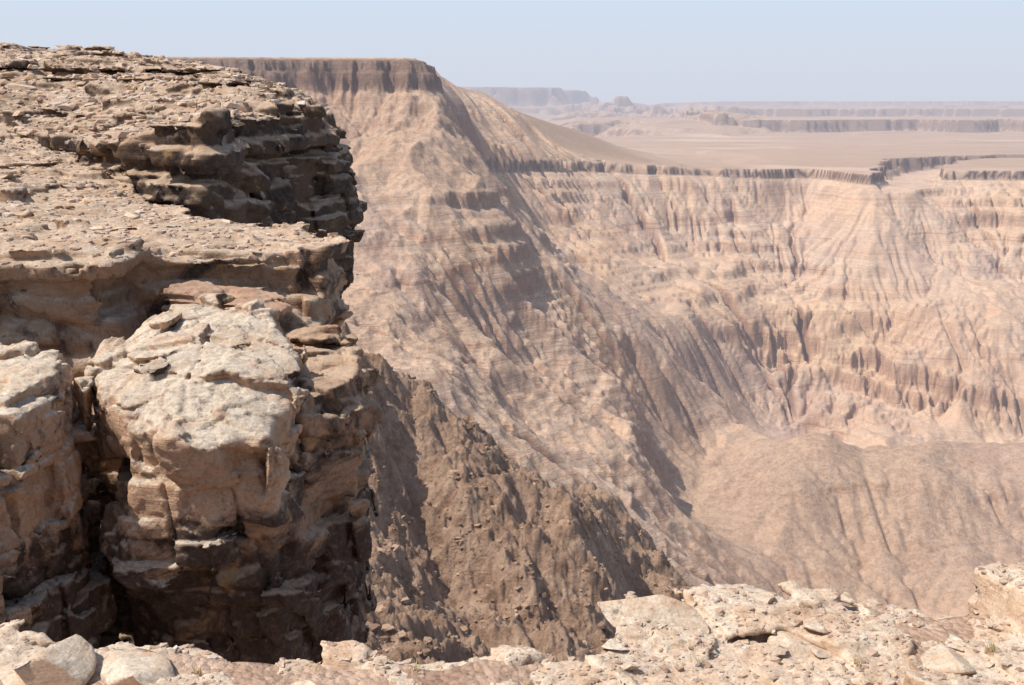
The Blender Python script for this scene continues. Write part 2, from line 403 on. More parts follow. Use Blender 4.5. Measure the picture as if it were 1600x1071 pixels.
ys_=[-500,-400,-360,-338,-328,-314,-280,-270,-254,-246,-232,-222,-207,-203,-191,-186,-160,-157,-142,-140,-128,-126,-122,-120,-107,-104,0,20]
st=np.interp(hs,xs_,ys_)
wr=.3+.7*ss(1000,1250,YY+.35*XX)
loc=np.exp(-((XX+22)/48)**2-((YY-905)/55)**2)
loc2=np.exp(-((XX-25)/50)**2-((YY-880)/60)**2)
wgt=np.clip(.55+1.9*fbm2(XX/170,YY/170,4,77),.0,1)*ss(150,800,YY)*(YY<2700)*wr
wgt=np.maximum(wgt*(1-.7*hill),loc)
wgt=np.maximum(wgt,ss(-128,-122,hs)*(YY>1250)*(YY<2700))
H2=off+hs+(st-hs)*wgt
# reddish cliff step low on the main wall
dip=-.20*(XX-400)
loc3=np.clip(1.6*np.exp(-((XX-475)/160)**4-((YY-1385)/105)**4),0,1)*ss(-.25,.15,fbm2(XX/95,YY/95,4,83)+.16)
Hr=H-dip+rid2(XX/55,YY/55,5,85,.62)*15-8
cr=np.interp(Hr,[-450,-358,-340,-335,-326,-320,-302,0],[-450,-363,-354,-336,-328,-305,-294,0])+dip
H2=H2+(cr-H2)*loc3
cyc=6.5; q=(H2-off2)/cyc; fr=q-np.floor(q)
led=np.clip(.3+1.7*fbm2(XX/120,YY/120,4,79),0,1)*ss(600,900,YY)*(YY<2300)*ss(-112,-135,hs)*(1-.7*hill)*(.5+.5*wr)
led=np.maximum(led,loc2)
H2=H2+led*(ss(.35,.62,fr)-fr)*cyc*.5
Hm=np.minimum(H,46.5)+rid2(XX/30,YY/30,4,51,.6)*8*ss(47,36,H)
mc=np.interp(Hm,[-60,2,12,18,24,30,33,43,46,300],[-60,2,10,14,30,33,42,44.5,46,46.5])
mm=(XX<20)*(YY<1300)*(YY>700)
H2=np.where(mm&(H>-20),mc,H2)
far_st=np.interp(H,[-400,-250,-240,-200,-190,-150,-140,-110,-100,-70,-62,400],[-400,-250,-225,-205,-170,-155,-122,-112,-84,-72,-60,400])
H2=np.where(YY>4000,H+(far_st-H)*.8*(H<-57),H2)
nr=ss(430,340,YY)
H2=H2+nr*((rid2(XX/24,YY/24,5,80,.65)-.15)*6.0+(rid2(XX/9,YY/9,4,86,.6)-.1)*1.8+fbm2(XX/2.6,YY/2.6,4,81,.68)*1.6)*ss(25,120,YY)
gyf=np.abs(np.gradient(H2,axis=0)/np.gradient(YY,axis=0))
brown=np.clip(nr*1.0+hill*.62*(.85+.5*fbm2(XX/90,YY/90,3,90)),0,1)
brown=np.maximum(brown,.25*ss(.1,.6,fbm2(XX/300,YY/300,4,95)))
brown=np.maximum(brown,.5*ss(60,-20,XX)*ss(820,930,YY)*ss(1250,1100,YY))
plain=ss(4,0,cap-H)*ss(1350,1600,YY)*.8*ss(.5,.2,gyf)
dark=ss(-122,-118,H2-off)*ss(-104.5,-106.5,H2-off)*(YY>1250)*(YY<2600)*.92*ss(3.2,5,cap-H+3)
dark=np.maximum(dark,.62*ss(12,16,H2)*ss(45,43.5,H2)*mm)
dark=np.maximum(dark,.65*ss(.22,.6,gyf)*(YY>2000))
red_=loc3*ss(.25,.8,gyf)*.5
log("heights")
ny,nx=YY.shape
V=np.stack([XX,YY,H2],-1).reshape(-1,3)
i=np.arange(ny*nx).reshape(ny,nx)
F=np.stack([i[:-1,:-1],i[:-1,1:],i[1:,1:],i[1:,:-1]],-1).reshape(-1,4)
terr=mkmesh("canyon_terrain",V,F)
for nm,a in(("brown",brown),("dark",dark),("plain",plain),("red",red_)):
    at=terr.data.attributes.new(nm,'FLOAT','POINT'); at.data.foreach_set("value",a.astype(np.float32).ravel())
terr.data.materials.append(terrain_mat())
terr["kind"]="structure"; terr["label"]="layered pink and tan desert canyon walls, mesas and plateau"; terr["category"]="canyon"
def terr_z(x,y):
    j=np.clip(np.searchsorted(rows,y)-1,0,ny-2); s=(x/y-cols[0])/(cols[1]-cols[0]); i_=np.clip(s.astype(int),0,nx-2)
    fv=(y-rows[j])/(rows[j+1]-rows[j]); fu=s-i_
    return (H2[j,i_]*(1-fu)+H2[j,i_+1]*fu)*(1-fv)+(H2[j+1,i_]*(1-fu)+H2[j+1,i_+1]*fu)*fv
log("terrain mesh")

# ---------------------------------------------------------------- near rock by implicit surfaces
def surface_nets(f,o,h):
    s=f<0; nx,ny,nz=f.shape
    c=np.zeros((nx-1,ny-1,nz-1),np.uint8)
    for a in(0,1):
        for b in(0,1):
            for d in(0,1): c+=s[a:nx-1+a,b:ny-1+b,d:nz-1+d]
    act=(c>0)&(c<8); idx=np.argwhere(act); vid=np.full(c.shape,-1,np.int32); vid[act]=np.arange(len(idx))
    acc=np.zeros((len(idx),3)); cnt=np.zeros(len(idx))
    cor=[(a,b,d) for a in(0,1) for b in(0,1) for d in(0,1)]
    for p in cor:
        for q in cor:
            if q>p and sum(abs(p[k]-q[k]) for k in range(3))==1:
                fa=f[idx[:,0]+p[0],idx[:,1]+p[1],idx[:,2]+p[2]]; fb=f[idx[:,0]+q[0],idx[:,1]+q[1],idx[:,2]+q[2]]
                m=(fa<0)!=(fb<0); t=np.where(m,fa/np.where(m,fa-fb,1),0)
                acc+=m[:,None]*(np.array(p)+t[:,None]*(np.array(q)-np.array(p))); cnt+=m
    V=np.array(o)+h*(idx+acc/cnt[:,None]); Q=[]
    def add(s0,s1,c0,c1,c2,c3):
        ch=s0!=s1
        q=np.stack([c0[ch],c1[ch],c2[ch],c3[ch]],-1); fl=~s0[ch]; q[fl]=q[fl][:,::-1]; Q.append(q)
    v=vid
    add(s[:-1,1:-1,1:-1],s[1:,1:-1,1:-1],v[:,:-1,:-1],v[:,1:,:-1],v[:,1:,1:],v[:,:-1,1:])
    add(s[1:-1,:-1,1:-1],s[1:-1,1:,1:-1],v[:-1,:,:-1],v[:-1,:,1:],v[1:,:,1:],v[1:,:,:-1])
    add(s[1:-1,1:-1,:-1],s[1:-1,1:-1,1:],v[:-1,:-1,:],v[1:,:-1,:],v[1:,1:,:],v[:-1,1:,:])
    return V,np.concatenate(Q)
def sdpoly(x,y,P):
    d=np.full(x.shape,1e9); ins=np.zeros(x.shape,bool)
    n=len(P)
    for k in range(n):
        ax,ay=P[k]; bx,by=P[(k+1)%n]
        vx,vy=bx-ax,by-ay; t=np.clip(((x-ax)*vx+(y-ay)*vy)/(vx*vx+vy*vy),0,1)
        d=np.minimum(d,np.hypot(x-ax-t*vx,y-ay-t*vy))
        c=((ay>y)!=(by>y)); 
        with np.errstate(divide='ignore',invalid='ignore'):
            xi=(bx-ax)*(y-ay)/(by-ay if by!=ay else 1e-9)+ax
        ins^=c&(x<xi)
    return np.where(ins,-d,d).astype(np.float32)
def bedded(x,y,z,seed,cell,bed,amp,ampb,crack,tilt=(0,0)):
    r=np.random.default_rng(seed)
    bounds=-12+np.cumsum(bed*(.3+1.4*r.random(600)**1.5)); br=r.random(601)
    zz=z+x*tilt[0]+y*tilt[1]+.2*bed*n3(x/2.2,y/2.2,z/2.2,seed)
    b=np.searchsorted(bounds,zz)
    b_=np.clip(b,1,599)
    dz=np.minimum(np.abs(zz-bounds[b_-1]),np.abs(bounds[b_]-zz))
    wx=(x+.05*cell*n3(x/cell*1.5,y/cell*1.5,z/cell*1.5,seed+3)+.18*z)/cell; wy=(y+.05*cell*n3(x/cell*1.5,y/cell*1.5,z/cell*1.5,seed+5)-.12*z)/cell
    bj=(b_//(1+(br[b_//3]>.4)*2)).astype(np.int64)
    ix=np.floor(wx).astype(np.int64); iy=np.floor(wy).astype(np.int64)
    F1=np.full(x.shape,9.);F2=F1.copy();val=np.zeros(x.shape);tl=np.zeros(x.shape)
    for ox in(-1,0,1):
        for oy in(-1,0,1):
            cx=(ix+ox)&63; cy=(iy+oy)&63; cz=(bj*7+seed)&63
            r1=R3[cx,cy,cz];r2=R3b[cx,cy,cz];r3=R3c[cx,cy,cz]
            px=ix+ox+.1+.8*r1; py=iy+oy+.1+.8*r2
            d=np.hypot(wx-px,wy-py); m=d<F1
            F2=np.where(m,F1,np.minimum(F2,d)); val=np.where(m,r3,val); F1=np.where(m,d,F1)
            tl=np.where(m,((wx-px)*(r2-.5)+(wy-py)*(r1-.5))*2,tl)
    e=(F2-F1)*cell
    strong=.25+.75*((val*7.13)%1>.45)
    o=(val-.5)*amp+(br[b_]-.5)*ampb+tl*amp*.6
    ck=crack*strong*np.exp(-(e/(crack*.7))**2)+crack*.7*np.exp(-(dz/(crack*.45))**2)*(.35+.65*(br[b_//2]>.5))
    return o-ck
def volume(lo,hi,h):
    g=[np.arange(lo[k],hi[k],h) for k in range(3)]
    X,Y=np.meshgrid(g[0],g[1],indexing='ij'); return X,Y,g[2].astype(np.float32)
def blur3(a,k,n=1):
    for _ in range(n):
        for ax in range(3):
            pad=[(0,0)]*3; pad[ax]=(k+1,k); p=np.pad(a,pad,mode='edge'); c=np.cumsum(p,axis=ax,dtype=np.float64); m=a.shape[ax]
            a=((np.take(c,np.arange(2*k+1,2*k+1+m),axis=ax)-np.take(c,np.arange(0,m),axis=ax))/(2*k+1)).astype(np.float32)
    return a
def build(name,lo,hi,h,sdf,rock,mat,band=.5,disp=(.03,3.),bl=0,fac=((.5,.06),(.16,.02)),label=None,cat=None,struct=True,flat=.6):
    X,Y,zs=volume(lo,hi,h)
    d=sdf(X,Y,zs)
    if bl: d=blur3(d,bl,2)
    m=np.abs(d)<band; ii=np.nonzero(m)
    kz=np.clip(ii[2],1,len(zs)-2)
    gzd=np.clip((d[ii[0],ii[1],kz+1]-d[ii[0],ii[1],kz-1])/(2*h),0,1)
    x=X[ii[0],ii[1]];y=Y[ii[0],ii[1]];z=zs[ii[2]].astype(np.float64)
    o=rock(x,y,z)
    c0,a0=fac[0]
    o=o+facet(x,y,z,c0,3,1.3)*a0
    o=o*(1-flat*gzd)
    d[m]-=o.astype(np.float32)
    Vv,Q=surface_nets(d,(lo[0],lo[1],lo[2]),h)
    me=mkmesh(name,Vv,Q,True,False)
    nr=np.empty(len(Vv)*3,np.float32); me.vertex_normals.foreach_get("vector",nr); nr=nr.reshape(-1,3)
    a,f=disp
    x,y,z=Vv.T
    q=fbm3(x*f,y*f,z*f,4,7,.6)*a
    q+=facet(x,y,z,fac[1][0],5,1.2)*fac[1][1]
    Vv=Vv+nr*q[:,None]
    me.vertices.foreach_set("co",Vv.astype(np.float32).ravel()); me.update()
    ob=bpy.data.objects.new(name,me); bpy.context.scene.collection.objects.link(ob)
    me.materials.append(mat)
    if struct: ob["kind"]="structure"
    if label: ob["label"]=label
    if cat: ob["category"]=cat
    log(name,len(Vv))
    return ob
def prism(X,Y,zs,P,top,prof=None,bot=None):
    s=sdpoly(X,Y,P)
    pr=(np.zeros(len(zs)) if prof is None else np.interp(zs,prof[0],prof[1])).astype(np.float32)
    if not np.isscalar(top): top=top.astype(np.float32)
    d=np.maximum(s[:,:,None]-pr[None,None,:],(zs[None,None,:]-(np.float32(top) if np.isscalar(top) else top[:,:,None]))*np.float32(.95))
    if bot is not None: d=np.maximum(d,(np.float32(bot) if np.isscalar(bot) else bot.astype(np.float32)[:,:,None])-zs[None,None,:])
    return d
class TP2(TPS):
    def co(s,x,y): return np.stack([np.asarray(x,float)/10,np.asarray(y,float)/10],-1)

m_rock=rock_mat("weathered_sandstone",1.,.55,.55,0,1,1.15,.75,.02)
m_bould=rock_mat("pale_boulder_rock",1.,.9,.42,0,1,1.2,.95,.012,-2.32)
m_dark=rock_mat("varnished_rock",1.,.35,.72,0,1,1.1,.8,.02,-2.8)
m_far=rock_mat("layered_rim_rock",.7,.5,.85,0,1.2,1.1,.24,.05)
m_red=rock_mat("reddish_slab_rock",1.6,.3,.3,.35,1,1.)
m_edge=rock_mat("cream_ledge_rock",2.0,.75,-.3,.04,.8,1.3)
m_grav=gravel_mat()

def sd_boulder(X,Y,zs):
    top=-1.48-.17*(8.3-Y)+.10*np.minimum(0,X+2.6)-.12*np.maximum(0,X+1.8)-.16*ss(6.95,6.3,Y)-.09*((X+2.12)/.75)**2
    head=prism(X,Y,zs,[(-2.90,7.40),(-2.72,8.15),(-2.3,8.35),(-1.85,8.25),(-1.52,7.5),(-1.42,6.8),(-1.78,6.32),(-2.24,6.36),(-2.66,6.9)],top,([-2.4,-2.15,-1.9,-1.6],[-.04,.0,.05,.0]),-2.18-.15*ss(6.5,7.6,Y)+.08*(X+2.))
    neck=prism(X,Y,zs,[(-2.0,6.42),(-1.49,6.48),(-1.44,7.4),(-2.3,7.6)],-1.98,([-2.6,-2.1],[.05,.0]),-2.60)
    leg=prism(X,Y,zs,[(-2.34,6.47),(-1.92,6.48),(-1.7,7.8),(-2.60,7.8)],-2.0,([-3.0,-2.0],[.16,.0]),-2.84)
    return np.minimum(np.minimum(head,neck),leg)
def rk(seed,cell,bed,amp,ampb,crack,tilt=(0,0)):
    return lambda x,y,z: bedded(x,y,z,seed,cell,bed,amp,ampb,crack,tilt)
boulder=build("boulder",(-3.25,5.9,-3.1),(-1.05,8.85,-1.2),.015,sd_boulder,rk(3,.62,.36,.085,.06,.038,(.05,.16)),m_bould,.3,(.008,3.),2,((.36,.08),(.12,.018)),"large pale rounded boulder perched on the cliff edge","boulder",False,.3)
def sd_base(X,Y,zs):
    a=prism(X,Y,zs,[(-2.66,6.92),(-2.2,6.60),(-1.55,6.66),(-1.38,6.95),(-1.30,7.6),(-1.28,8.6),(-1.4,9.6),(-3.0,9.6)],-2.44,([-5,-3.6,-3.3,-2.9,-2.5],[-.06,-.03,-.04,.02,-.02]))
    b=prism(X,Y,zs,[(-1.85,7.2),(-1.38,7.0),(-1.12,7.5),(-1.22,8.7),(-1.6,9.3),(-2.2,9.3)],-1.84+.0*X-.08*(8.2-Y),([-4,-2.9,-2.3,-1.9],[-.12,-.06,.03,-.02]))
    c=prism(X,Y,zs,[(-4.8,8.0),(-2.7,8.0),(-2.3,9.4),(-4.8,9.6)],-2.1)
    return np.minimum(np.minimum(a,b),c)
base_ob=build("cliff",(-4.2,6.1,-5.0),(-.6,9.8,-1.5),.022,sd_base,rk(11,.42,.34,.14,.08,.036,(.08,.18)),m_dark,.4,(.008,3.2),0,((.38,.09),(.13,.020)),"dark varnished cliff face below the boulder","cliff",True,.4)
def sd_pil(X,Y,zs):
    a=prism(X,Y,zs,[(-4.2,5.9),(-2.86,6.05),(-2.80,6.6),(-2.96,7.3),(-4.2,7.6)],-1.62+.06*(Y-6.5),([-4,-3,-2,-1.6],[.08,.03,.0,-.04]))
    b=prism(X,Y,zs,[(-4.2,5.3),(-2.98,5.45),(-2.86,5.95),(-4.2,6.2)],-1.82+.0*X,([-4,-1.8],[.12,-.03]))
    return np.minimum(a,b)
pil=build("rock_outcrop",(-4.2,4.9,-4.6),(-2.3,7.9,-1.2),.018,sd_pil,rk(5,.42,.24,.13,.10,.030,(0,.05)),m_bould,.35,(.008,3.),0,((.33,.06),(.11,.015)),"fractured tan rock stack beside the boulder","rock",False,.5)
tT3=TP2(np.array([(-1.7,9.8,-1.33),(-2.4,12,-1.34),(-3.65,12.9,-1.33),(-6.4,17.6,-.95),(-10,22,-.25),(-4,9.5,-1.25),(-6,10,-1.05),(-6,13,-1.1),(-9,12,-.75),(-9,17,-.55)]))
def sd_mid(X,Y,zs):
    t=tT3(X,Y)+.04*fbm2(X,Y,4,4)
    a=prism(X,Y,zs,[(-3.35,9.25),(-2.5,9.45),(-1.80,9.6),(-1.66,10.3),(-1.9,11.2),(-2.4,12.1),(-3.65,12.9),(-6.4,17.6),(-10,22.),(-13,24),(-13,8.9)],t,([-5,-3,-2.2,-1.9,-1.6,-1.3],[.0,-.05,-.1,.02,-.02,-.04]))
    b=prism(X,Y,zs,[(-8,8.2),(-4.2,8.25),(-3.12,8.55),(-3.1,9.5),(-8,9.6)],-1.10-.0*X+.05*fbm2(X*1.5,Y*1.5,3,14),([-4,-2.2,-1.9,-1.6,-1.1],[.20,.10,.05,-.08,0]))
    return np.minimum(a,b)
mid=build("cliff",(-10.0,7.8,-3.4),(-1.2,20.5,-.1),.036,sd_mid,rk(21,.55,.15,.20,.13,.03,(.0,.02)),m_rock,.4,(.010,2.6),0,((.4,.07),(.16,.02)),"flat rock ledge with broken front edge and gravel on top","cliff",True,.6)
def sd_red(X,Y,zs):
    u=(X+2.35);v=(Y-8.9)
    t=-1.53+.08*v-.10*u
    return prism(X,Y,zs,[(-2.85,8.9),(-2.2,8.62),(-1.92,8.66),(-1.84,8.95),(-2.0,9.2),(-2.7,9.2)],t,None,-1.66)
red=build("rock_slab",(-3.3,8.3,-2.0),(-1.5,9.6,-1.2),.018,sd_red,rk(31,.4,.05,.05,.05,.014),m_red,.2,(.006,5.),0,((.2,.03),(.07,.01)),"reddish flat slab resting behind the pale boulder","rock",False)
tT4=TP2(np.array([(-4.3,15.5,-.25),(-4.2,19,.10),(-4.2,21,.20),(-3.4,21,-.35),(-6.6,25,.70),(-10.6,28,1.28),(-14,29,1.38),(-8,19,-.36),(-6.1,17,-.45),(-10.3,23,.30),(-14,25,.55),(-7,21,.14),(-5,26,.28),(-12,34,1.3),(-8,32,.8),(-5.2,18,-.12)]))
def sd_up(X,Y,zs):
    t=tT4(X,Y)+.08*fbm2(X/1.2,Y/1.2,3,4)
    st=.20; q=t/st+.9*fbm2(X/2,Y/2,3,5); t=(np.floor(q)+ss(.6,1.,q-np.floor(q)))*st*.7+t*.3
    s=prism(X,Y,zs,[(-4.25,15.4),(-4.0,16.6),(-4.6,17.6),(-3.95,18.6),(-4.2,19.3),(-3.6,20.2),(-3.35,21.2),(-3.6,22.6),(-5,26),(-8,36),(-16,36),(-16,22.5),(-9.5,21),(-8,19.2),(-6.2,17.0),(-5.4,15.9)],t,([-6,-4.6,-4.2,-3.2,-2.4,-1.8,-1.0,-.3,.3],[-.6,-.55,-.15,.15,.3,.30,.15,.05,-.10]))
    return s
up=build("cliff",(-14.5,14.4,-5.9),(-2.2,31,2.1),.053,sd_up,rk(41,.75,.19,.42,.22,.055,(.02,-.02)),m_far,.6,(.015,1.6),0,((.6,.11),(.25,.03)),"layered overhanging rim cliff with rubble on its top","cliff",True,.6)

# near ground: gravel sheet with a broken bedrock ledge along the rim
def gedge(x): return 3.22+.62*ss(.22,.5,x)+.10*fbm2(x*1.7,x*0+3,3,6)
def gz(x,y):
    e=gedge(x)
    z=-1.665-.12*ss(-.2,.8,x)+.05*fbm2(x*1.1,y*1.1,3,2)+.016*fbm2(x*7,y*7,4,8)
    o=np.maximum(0,y-e+.12*fbm2(x*3,y*3,3,11))
    return z-o*1.9-.3*np.minimum(o*5,1.)*.5
xs=np.arange(-3.6,4.2,.02); ys=np.concatenate([np.arange(-3,2,.05),np.arange(2,4.4,.018),np.arange(4.4,9,.1)])
X,Y=np.meshgrid(xs,ys); Z=gz(X,Y)-.06*ss(2.4,2.6,Y)
i=np.arange(X.size).reshape(X.shape)
grd=mkmesh("ground",np.stack([X,Y,Z],-1).reshape(-1,3),np.stack([i[:-1,:-1],i[:-1,1:],i[1:,1:],i[1:,:-1]],-1).reshape(-1,4))
grd.data.materials.append(m_grav); grd["kind"]="structure"; grd["label"]="stony pinkish rim ground strewn with gravel"; grd["category"]="ground"
def sd_ledge(X,Y,zs):
    t=-1.70-.12*ss(-.2,.8,X)+.05*fbm2(X*1.1,Y*1.1,3,2)+.035*fbm2(X*2.3,Y*2.3,3,22)+.02*ss(.15,.6,X)
    t=t+.14*ss(1.76,1.80,X+.1*(Y-3.6)+.03*n2(X*9,Y*9,4))*ss(3.45,3.52,Y)
    e=gedge(X)+.13*fbm2(X*3.1,X*0+7,3,23)+.03
    d=(Y-e).astype(np.float32)
    return np.maximum(d[:,:,None]*np.float32(.8),(zs[None,None,:]-t[:,:,None].astype(np.float32))*np.float32(.95))
ledge=build("rock_ledge",(-2.5,2.4,-2.4),(2.9,4.35,-1.42),.0135,sd_ledge,rk(51,.34,.06,.09,.05,.018,(.05,-.08)),m_edge,.16,(.004,7.),0,((.2,.04),(.06,.008)),"broken cream and pink bedrock ledge along the rim","rock ledge",True,.4)

def ico(sub):
    bm=bmesh.new(); bmesh.ops.create_icosphere(bm,subdivisions=sub,radius=1.)
    V=np.array([v.co[:] for v in bm.verts]); F=np.array([[v.index for v in f.verts] for f in bm.faces]); bm.free(); return V,F
def rockshape(sub,seed,npl=9,nz=.04):
    r=np.random.default_rng(seed); V,F=ico(sub); V=V*1.0
    for k in range(npl):
        n=r.normal(size=3); 
        if k<2: n=np.array([r.normal()*.15,r.normal()*.15,1 if k else -1])
        n/=np.linalg.norm(n); c=r.uniform(.3,.65) if k>1 else r.uniform(.3,.5)
        e=np.maximum(0,V@n-c); V=V-e[:,None]*n
    if nz:
        V=V*(1+nz*fbm3(V[:,0]*1.5+seed,V[:,1]*1.5,V[:,2]*1.5,3,seed))[:,None]
        V=V*(1+.35*nz*fbm3(V[:,0]*6+seed,V[:,1]*6,V[:,2]*6,3,seed+2))[:,None]
    return V*1.25,F
m_st=rock_mat("loose_stone",2.2,.8,-.2,0,.6)
m_st2=rock_mat("grey_stone",2.2,1.,-.2,0,.6)
templ=[mkmesh("rock_shape",*rockshape(4,100+k),True,False) for k in range(9)]
for k,t in enumerate(templ): t.materials.append(m_st if k%3 else m_st2)
bvhs={}
def bvh(ob):
    if ob.name not in bvhs:
        me=ob.data; n=len(me.vertices); co=np.empty(n*3,np.float32); me.vertices.foreach_get("co",co)
        f=np.empty(len(me.polygons)*4,np.int32); me.loops.foreach_get("vertex_index",f)
        bvhs[ob.name]=BVHTree.FromPolygons(co.reshape(-1,3).tolist(),f.reshape(-1,4).tolist())
    return bvhs[ob.name]
def drop(ob,x,y,z0=4.):
    return bvh(ob).ray_cast(Vector((x,y,z0)),Vector((0,0,-1)))
def place(x,y,z,s,rot,k,label,group=None,name="rock",cat="rock"):
    ob=bpy.data.objects.new(name,templ[k%len(templ)]); bpy.context.scene.collection.objects.link(ob)
    ob.location=(x,y,z); ob.scale=s; ob.rotation_euler=rot
    ob["label"]=label; ob["category"]=cat
    if group: ob["group"]=group
    return ob
rr=np.random.default_rng(5)
GN="loose rocks on the canyon rim"
for (x,y,s,rot,k,lb) in [
 (-1.13,3.10,(.19,.14,.11),(.1,.05,.3),0,"smooth pale grey rock lying on gravel at the rim"),
 (-1.43,3.08,(.13,.11,.10),(.2,.1,1.2),3,"angular grey rock at the rim edge"),
 (-1.68,3.0,(.10,.09,.08),(.1,.3,.2),6,"broken grey rock beside a larger one"),
 (.50,3.62,(.19,.11,.05),(.75,.12,-.25),8,"tilted pale grey slab on the rim"),
 (.98,3.5,(.10,.07,.04),(.2,.1,.6),5,"flat pale stone on the rim ledge"),
 (1.45,3.42,(.12,.08,.045),(-.1,.15,1.9),2,"angular tan stone on the rim ledge"),
 (-.62,2.98,(.09,.07,.04),(.1,-.1,.9),7,"flat pale stone on the rim ledge"),
]:
    h=drop(ledge,x,y,0.)
    z=(h[0].z if h[0] else -1.75)+s[2]*(.1 if x<-1 else .25)
    place(x,y,z,s,rot,k,lb,GN)
for k in range(150):
    x=rr.uniform(-2,2.2); y=rr.uniform(2.6,3.2 if x<.3 else 3.75); s=.010+.035*rr.random()**2.2
    h=drop(ledge,x,y,0.)
    if h[0] is None or h[0].z<-1.9: continue
    place(x,y,h[0].z+s*.1,(s*rr.uniform(.9,1.5),s,s*rr.uniform(.4,.7)),(rr.uniform(-.2,.2),rr.uniform(-.2,.2),rr.uniform(0,6)),k,"small angular stone on rim gravel",GN,"stone","stone")
for ob,n,(x0,x1,y0,y1),(sa,sb) in ((mid,40,(-7.4,-2.0,9.4,17.),(.03,.12)),(up,90,(-14,-3.6,15.6,27.5),(.07,.26))):
    c_=0
    for k in range(n*4):
        if c_>=n: break
        x=rr.uniform(x0,x1); y=rr.uniform(y0,y1)
        h=drop(ob,x,y)
        if h[0] is None or h[0].z<(-1.6 if ob is mid else -.6) or h[1].z<.75: continue
        s=sa+(sb-sa)*rr.random()**2.2
        place(x,y,h[0].z+s*.05,(s*rr.uniform(1,1.6),s*rr.uniform(.8,1.2),s*rr.uniform(.3,.6)),(rr.uniform(-.2,.2),rr.uniform(-.2,.2),rr.uniform(0,6)),k,"flat weathered rock on the rocky terrace",GN); c_+=1
SH=[rockshape(1,300+k,7,0) for k in range(8)]
def pebbles(name,pts,sizes,mat,label,cat="gravel"):
    r=np.random.default_rng(len(pts)); Vs=[];Fs=[];o=0
    for k,(p,s) in enumerate(zip(pts,sizes)):
        v,f=SH[k%8]; a=r.uniform(0,6.28); ca,sa=math.cos(a),math.sin(a)
        v=v*np.array([s*r.uniform(.9,1.5),s,s*r.uniform(.5,.9)])
        v=np.c_[v[:,0]*ca-v[:,1]*sa,v[:,0]*sa+v[:,1]*ca,v[:,2]+r.uniform(-.2,.2)*v[:,0]]+p
        Vs.append(v);Fs.append(f+o);o+=len(v)
    ob=mkmesh(name,np.concatenate(Vs),np.concatenate(Fs),False); ob.data.materials.append(mat); ob["kind"]="stuff"; ob["label"]=label; ob["category"]=cat
    return ob
def peb_mat(name,stops,sc):
    m,nt=newmat(name); b=NB(nt)
    geo=b.n('ShaderNodeNewGeometry')
    c=b.ramp(geo.outputs['Random Per Island'],stops)
    n=b.noise(geo.outputs['Position'],sc,5,.7)
    c=b.mix(1.,c,b.ramp(n,[(.3,.65),(.7,1.2)]),'MULTIPLY')
    bs=b.n('ShaderNodeBsdfPrincipled'); bs.inputs['Roughness'].default_value=.95; b.l(c,bs.inputs['Base Color'])
    bp=b.n('ShaderNodeBump'); bp.inputs['Distance'].default_value=.6/sc; b.l(n,bp.inputs['Height']); b.l(bp.outputs[0],bs.inputs['Normal'])
    out=b.n('ShaderNodeOutputMaterial'); b.l(bs.outputs[0],out.inputs[0]); return m
m_peb=peb_mat("gravel_stone",[(0,(.36,.235,.16)),(.3,(.55,.39,.28)),(.6,(.64,.49,.37)),(.8,(.48,.335,.24)),(1,(.68,.58,.48))],60)
m_scr=peb_mat("scree_stone",[(0,(.22,.135,.09)),(.35,(.34,.22,.15)),(.7,(.42,.28,.19)),(1,(.50,.35,.25))],2.)
pts=[];sz=[]
for k in range(15000):
    x=rr.uniform(-2.1,2.4); y=rr.uniform(2.5,3.95)
    if float(n2(x*2.2,y*2.2,3))<-.5+.6*(rr.random()-.5): continue
    h=drop(ledge,x,y,0.)
    if h[0] is None or h[0].z<-1.92 or h[1].z<.6: continue
    pts.append((x,y,h[0].z)); sz.append(.003+.014*rr.random()**3)
pebbles("gravel",np.array(pts),sz,m_peb,"pinkish gravel and stone chips on the rim")
pts=[];sz=[]
for ob,n,(x0,x1,y0,y1),(sa,sb),zm in ((mid,10000,(-9.0,-1.7,8.3,19.5),(.008,.06),-1.6),(up,12000,(-14.4,-3.3,15.4,30.5),(.02,.12),-.7)):
    for k in range(n):
        x=rr.uniform(x0,x1); y=rr.uniform(y0,y1); h=drop(ob,x,y)
        if h[0] is None or h[0].z<zm or h[1].z<.6: continue
        pts.append((x,y,h[0].z)); sz.append(sa+(sb-sa)*rr.random()**3)
pebbles("rubble",np.array(pts),sz,m_peb,"scattered rubble and stone chips on the terraces")
# scree blocks on the near canyon slope
N=36000
y=90+215*rr.random(N)**.8; x=y*rr.uniform(-.17,.24,N)
clump=fbm2(x/9,y/9,4,87)
ok=clump+.7*(rr.random(N)-.5)>-.02
x,y=x[ok],y[ok]; z=terr_z(x,y)
pebbles("scree",np.c_[x,y,z-.05],.07+.16*rr.random(len(x))**2+.9*rr.random(len(x))**14,m_scr,"brown scree and fallen blocks on the canyon slope","scree")
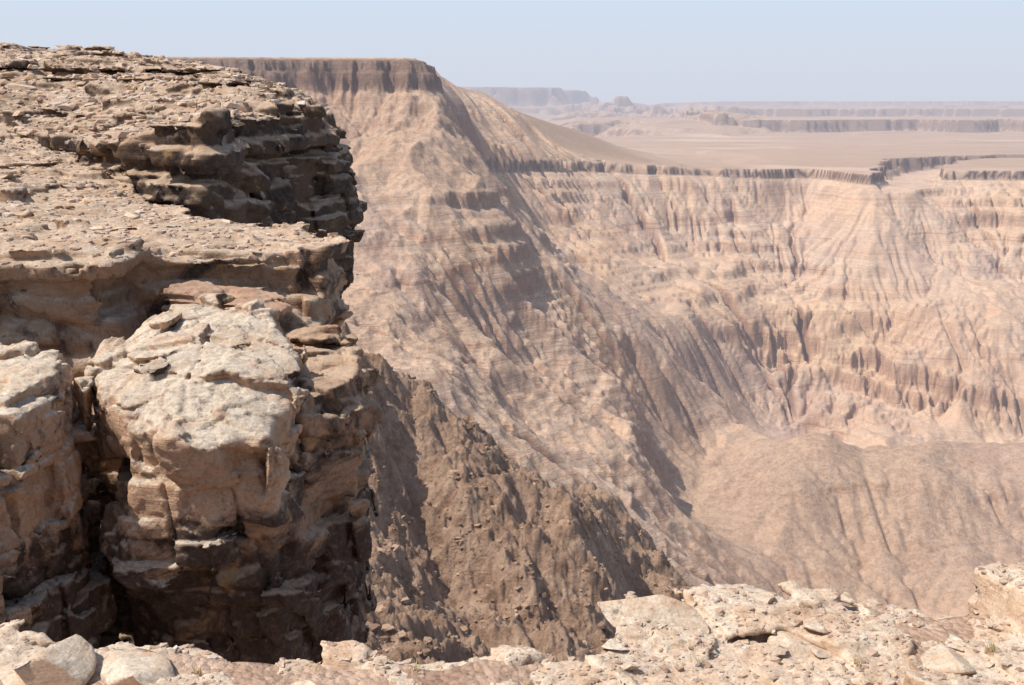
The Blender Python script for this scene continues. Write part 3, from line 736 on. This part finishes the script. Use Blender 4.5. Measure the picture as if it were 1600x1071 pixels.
# dry grass tufts
m_gr,ntg=newmat("dry_grass"); bb=NB(ntg); bs=bb.n('ShaderNodeBsdfPrincipled'); gg=bb.n('ShaderNodeNewGeometry')
bb.l(bb.ramp(gg.outputs['Random Per Island'],[(0,(.42,.31,.12)),(1,(.62,.50,.26))]),bs.inputs['Base Color']); bs.inputs['Roughness'].default_value=.9
oo=bb.n('ShaderNodeOutputMaterial'); bb.l(bs.outputs[0],oo.inputs[0])
def tuft(x,y,z,h,n=26):
    r=np.random.default_rng(int(abs(x*977+y*331))); Vs=[];Fs=[];o=0
    for k in range(n):
        a=r.uniform(0,6.28); L=h*r.uniform(.4,1.); ln=r.uniform(.15,.6)*L; bw=.0016
        bx,by=math.cos(a),math.sin(a); ox,oy=r.normal()*.008,r.normal()*.008
        for t in range(4):
            f=t/3; px=ox+bx*ln*f*f; py=oy+by*ln*f*f; pz=L*f*(1-.15*f); w=bw*(1-f*.85)
            Vs+=[(px-by*w,py+bx*w,pz),(px+by*w,py-bx*w,pz)]
        for t in range(3): Fs.append((o+2*t,o+2*t+1,o+2*t+3,o+2*t+2))
        o+=8
    ob=mkmesh("grass_tuft",Vs,Fs); ob.data.materials.append(m_gr); ob.location=(x,y,z-.004)
    ob["label"]="small dry yellow grass tuft among stones"; ob["category"]="grass"; ob["group"]="dry grass tufts on the rim"
for x,y,h in ((-.98,3.12,.05),(-.62,3.16,.055),(-.30,3.14,.05),(1.62,3.4,.05),(1.15,3.35,.035),(.62,3.35,.04),(-1.05,2.85,.04),(.05,3.0,.03)):
    hh=drop(ledge,x,y,0.)
    if hh[0]: tuft(x,y,hh[0].z,h)
log("rocks")

# ---------------------------------------------------------------- light
SV=Vector((-.55,-.12,.825)).normalized()
el=math.asin(SV.z); az=math.atan2(SV.x,SV.y)
sl=bpy.data.lights.new("sun","SUN"); sl.energy=5.0; sl.angle=math.radians(.53); sl.color=(1.,.95,.88)
so=bpy.data.objects.new("sun",sl); bpy.context.scene.collection.objects.link(so)
so.rotation_euler=SV.to_track_quat('Z','Y').to_euler()
w=bpy.data.worlds.new("World"); bpy.context.scene.world=w; w.use_nodes=True
nt=w.node_tree; nt.nodes.clear(); b=NB(nt)
sk=b.n('ShaderNodeTexSky',sky_type='NISHITA'); sk.sun_disc=False; sk.sun_elevation=el; sk.sun_rotation=az
sk.air_density=1.; sk.dust_density=2.; sk.ozone_density=1.; sk.altitude=0
tc=b.n('ShaderNodeTexCoord'); sp=b.n('ShaderNodeSeparateXYZ'); b.l(tc.outputs['Generated'],sp.inputs[0])
K=1/.13
hz=b.ramp(sp.outputs[2],[(0.,(.65,.68,.78)),(.03,(.67,.72,.83)),(.10,(.67,.78,.93)),(.3,(.45,.60,.85))])
hz=b.mix(1.,hz,(K,K,K),'MULTIPLY')
fz=b.ramp(sp.outputs[2],[(.0,1.),(.12,.85),(.45,.0)])
cc=b.mix(fz,sk.outputs[0],hz)
bg=b.n('ShaderNodeBackground'); bg.inputs[1].default_value=.13; b.l(cc,bg.inputs[0])
out=b.n('ShaderNodeOutputWorld'); b.l(bg.outputs[0],out.inputs[0])
cam=bpy.data.cameras.new("camera"); cam.sensor_width=36; cam.lens=38.6; cam.clip_start=.05; cam.clip_end=200000
co=bpy.data.objects.new("camera",cam); bpy.context.scene.collection.objects.link(co); co.rotation_euler=(math.radians(90-12.2),0,0)
bpy.context.scene.camera=co
sc=bpy.context.scene; sc.view_settings.view_transform='Standard'; sc.view_settings.look='None'; sc.view_settings.exposure=0
log("done")
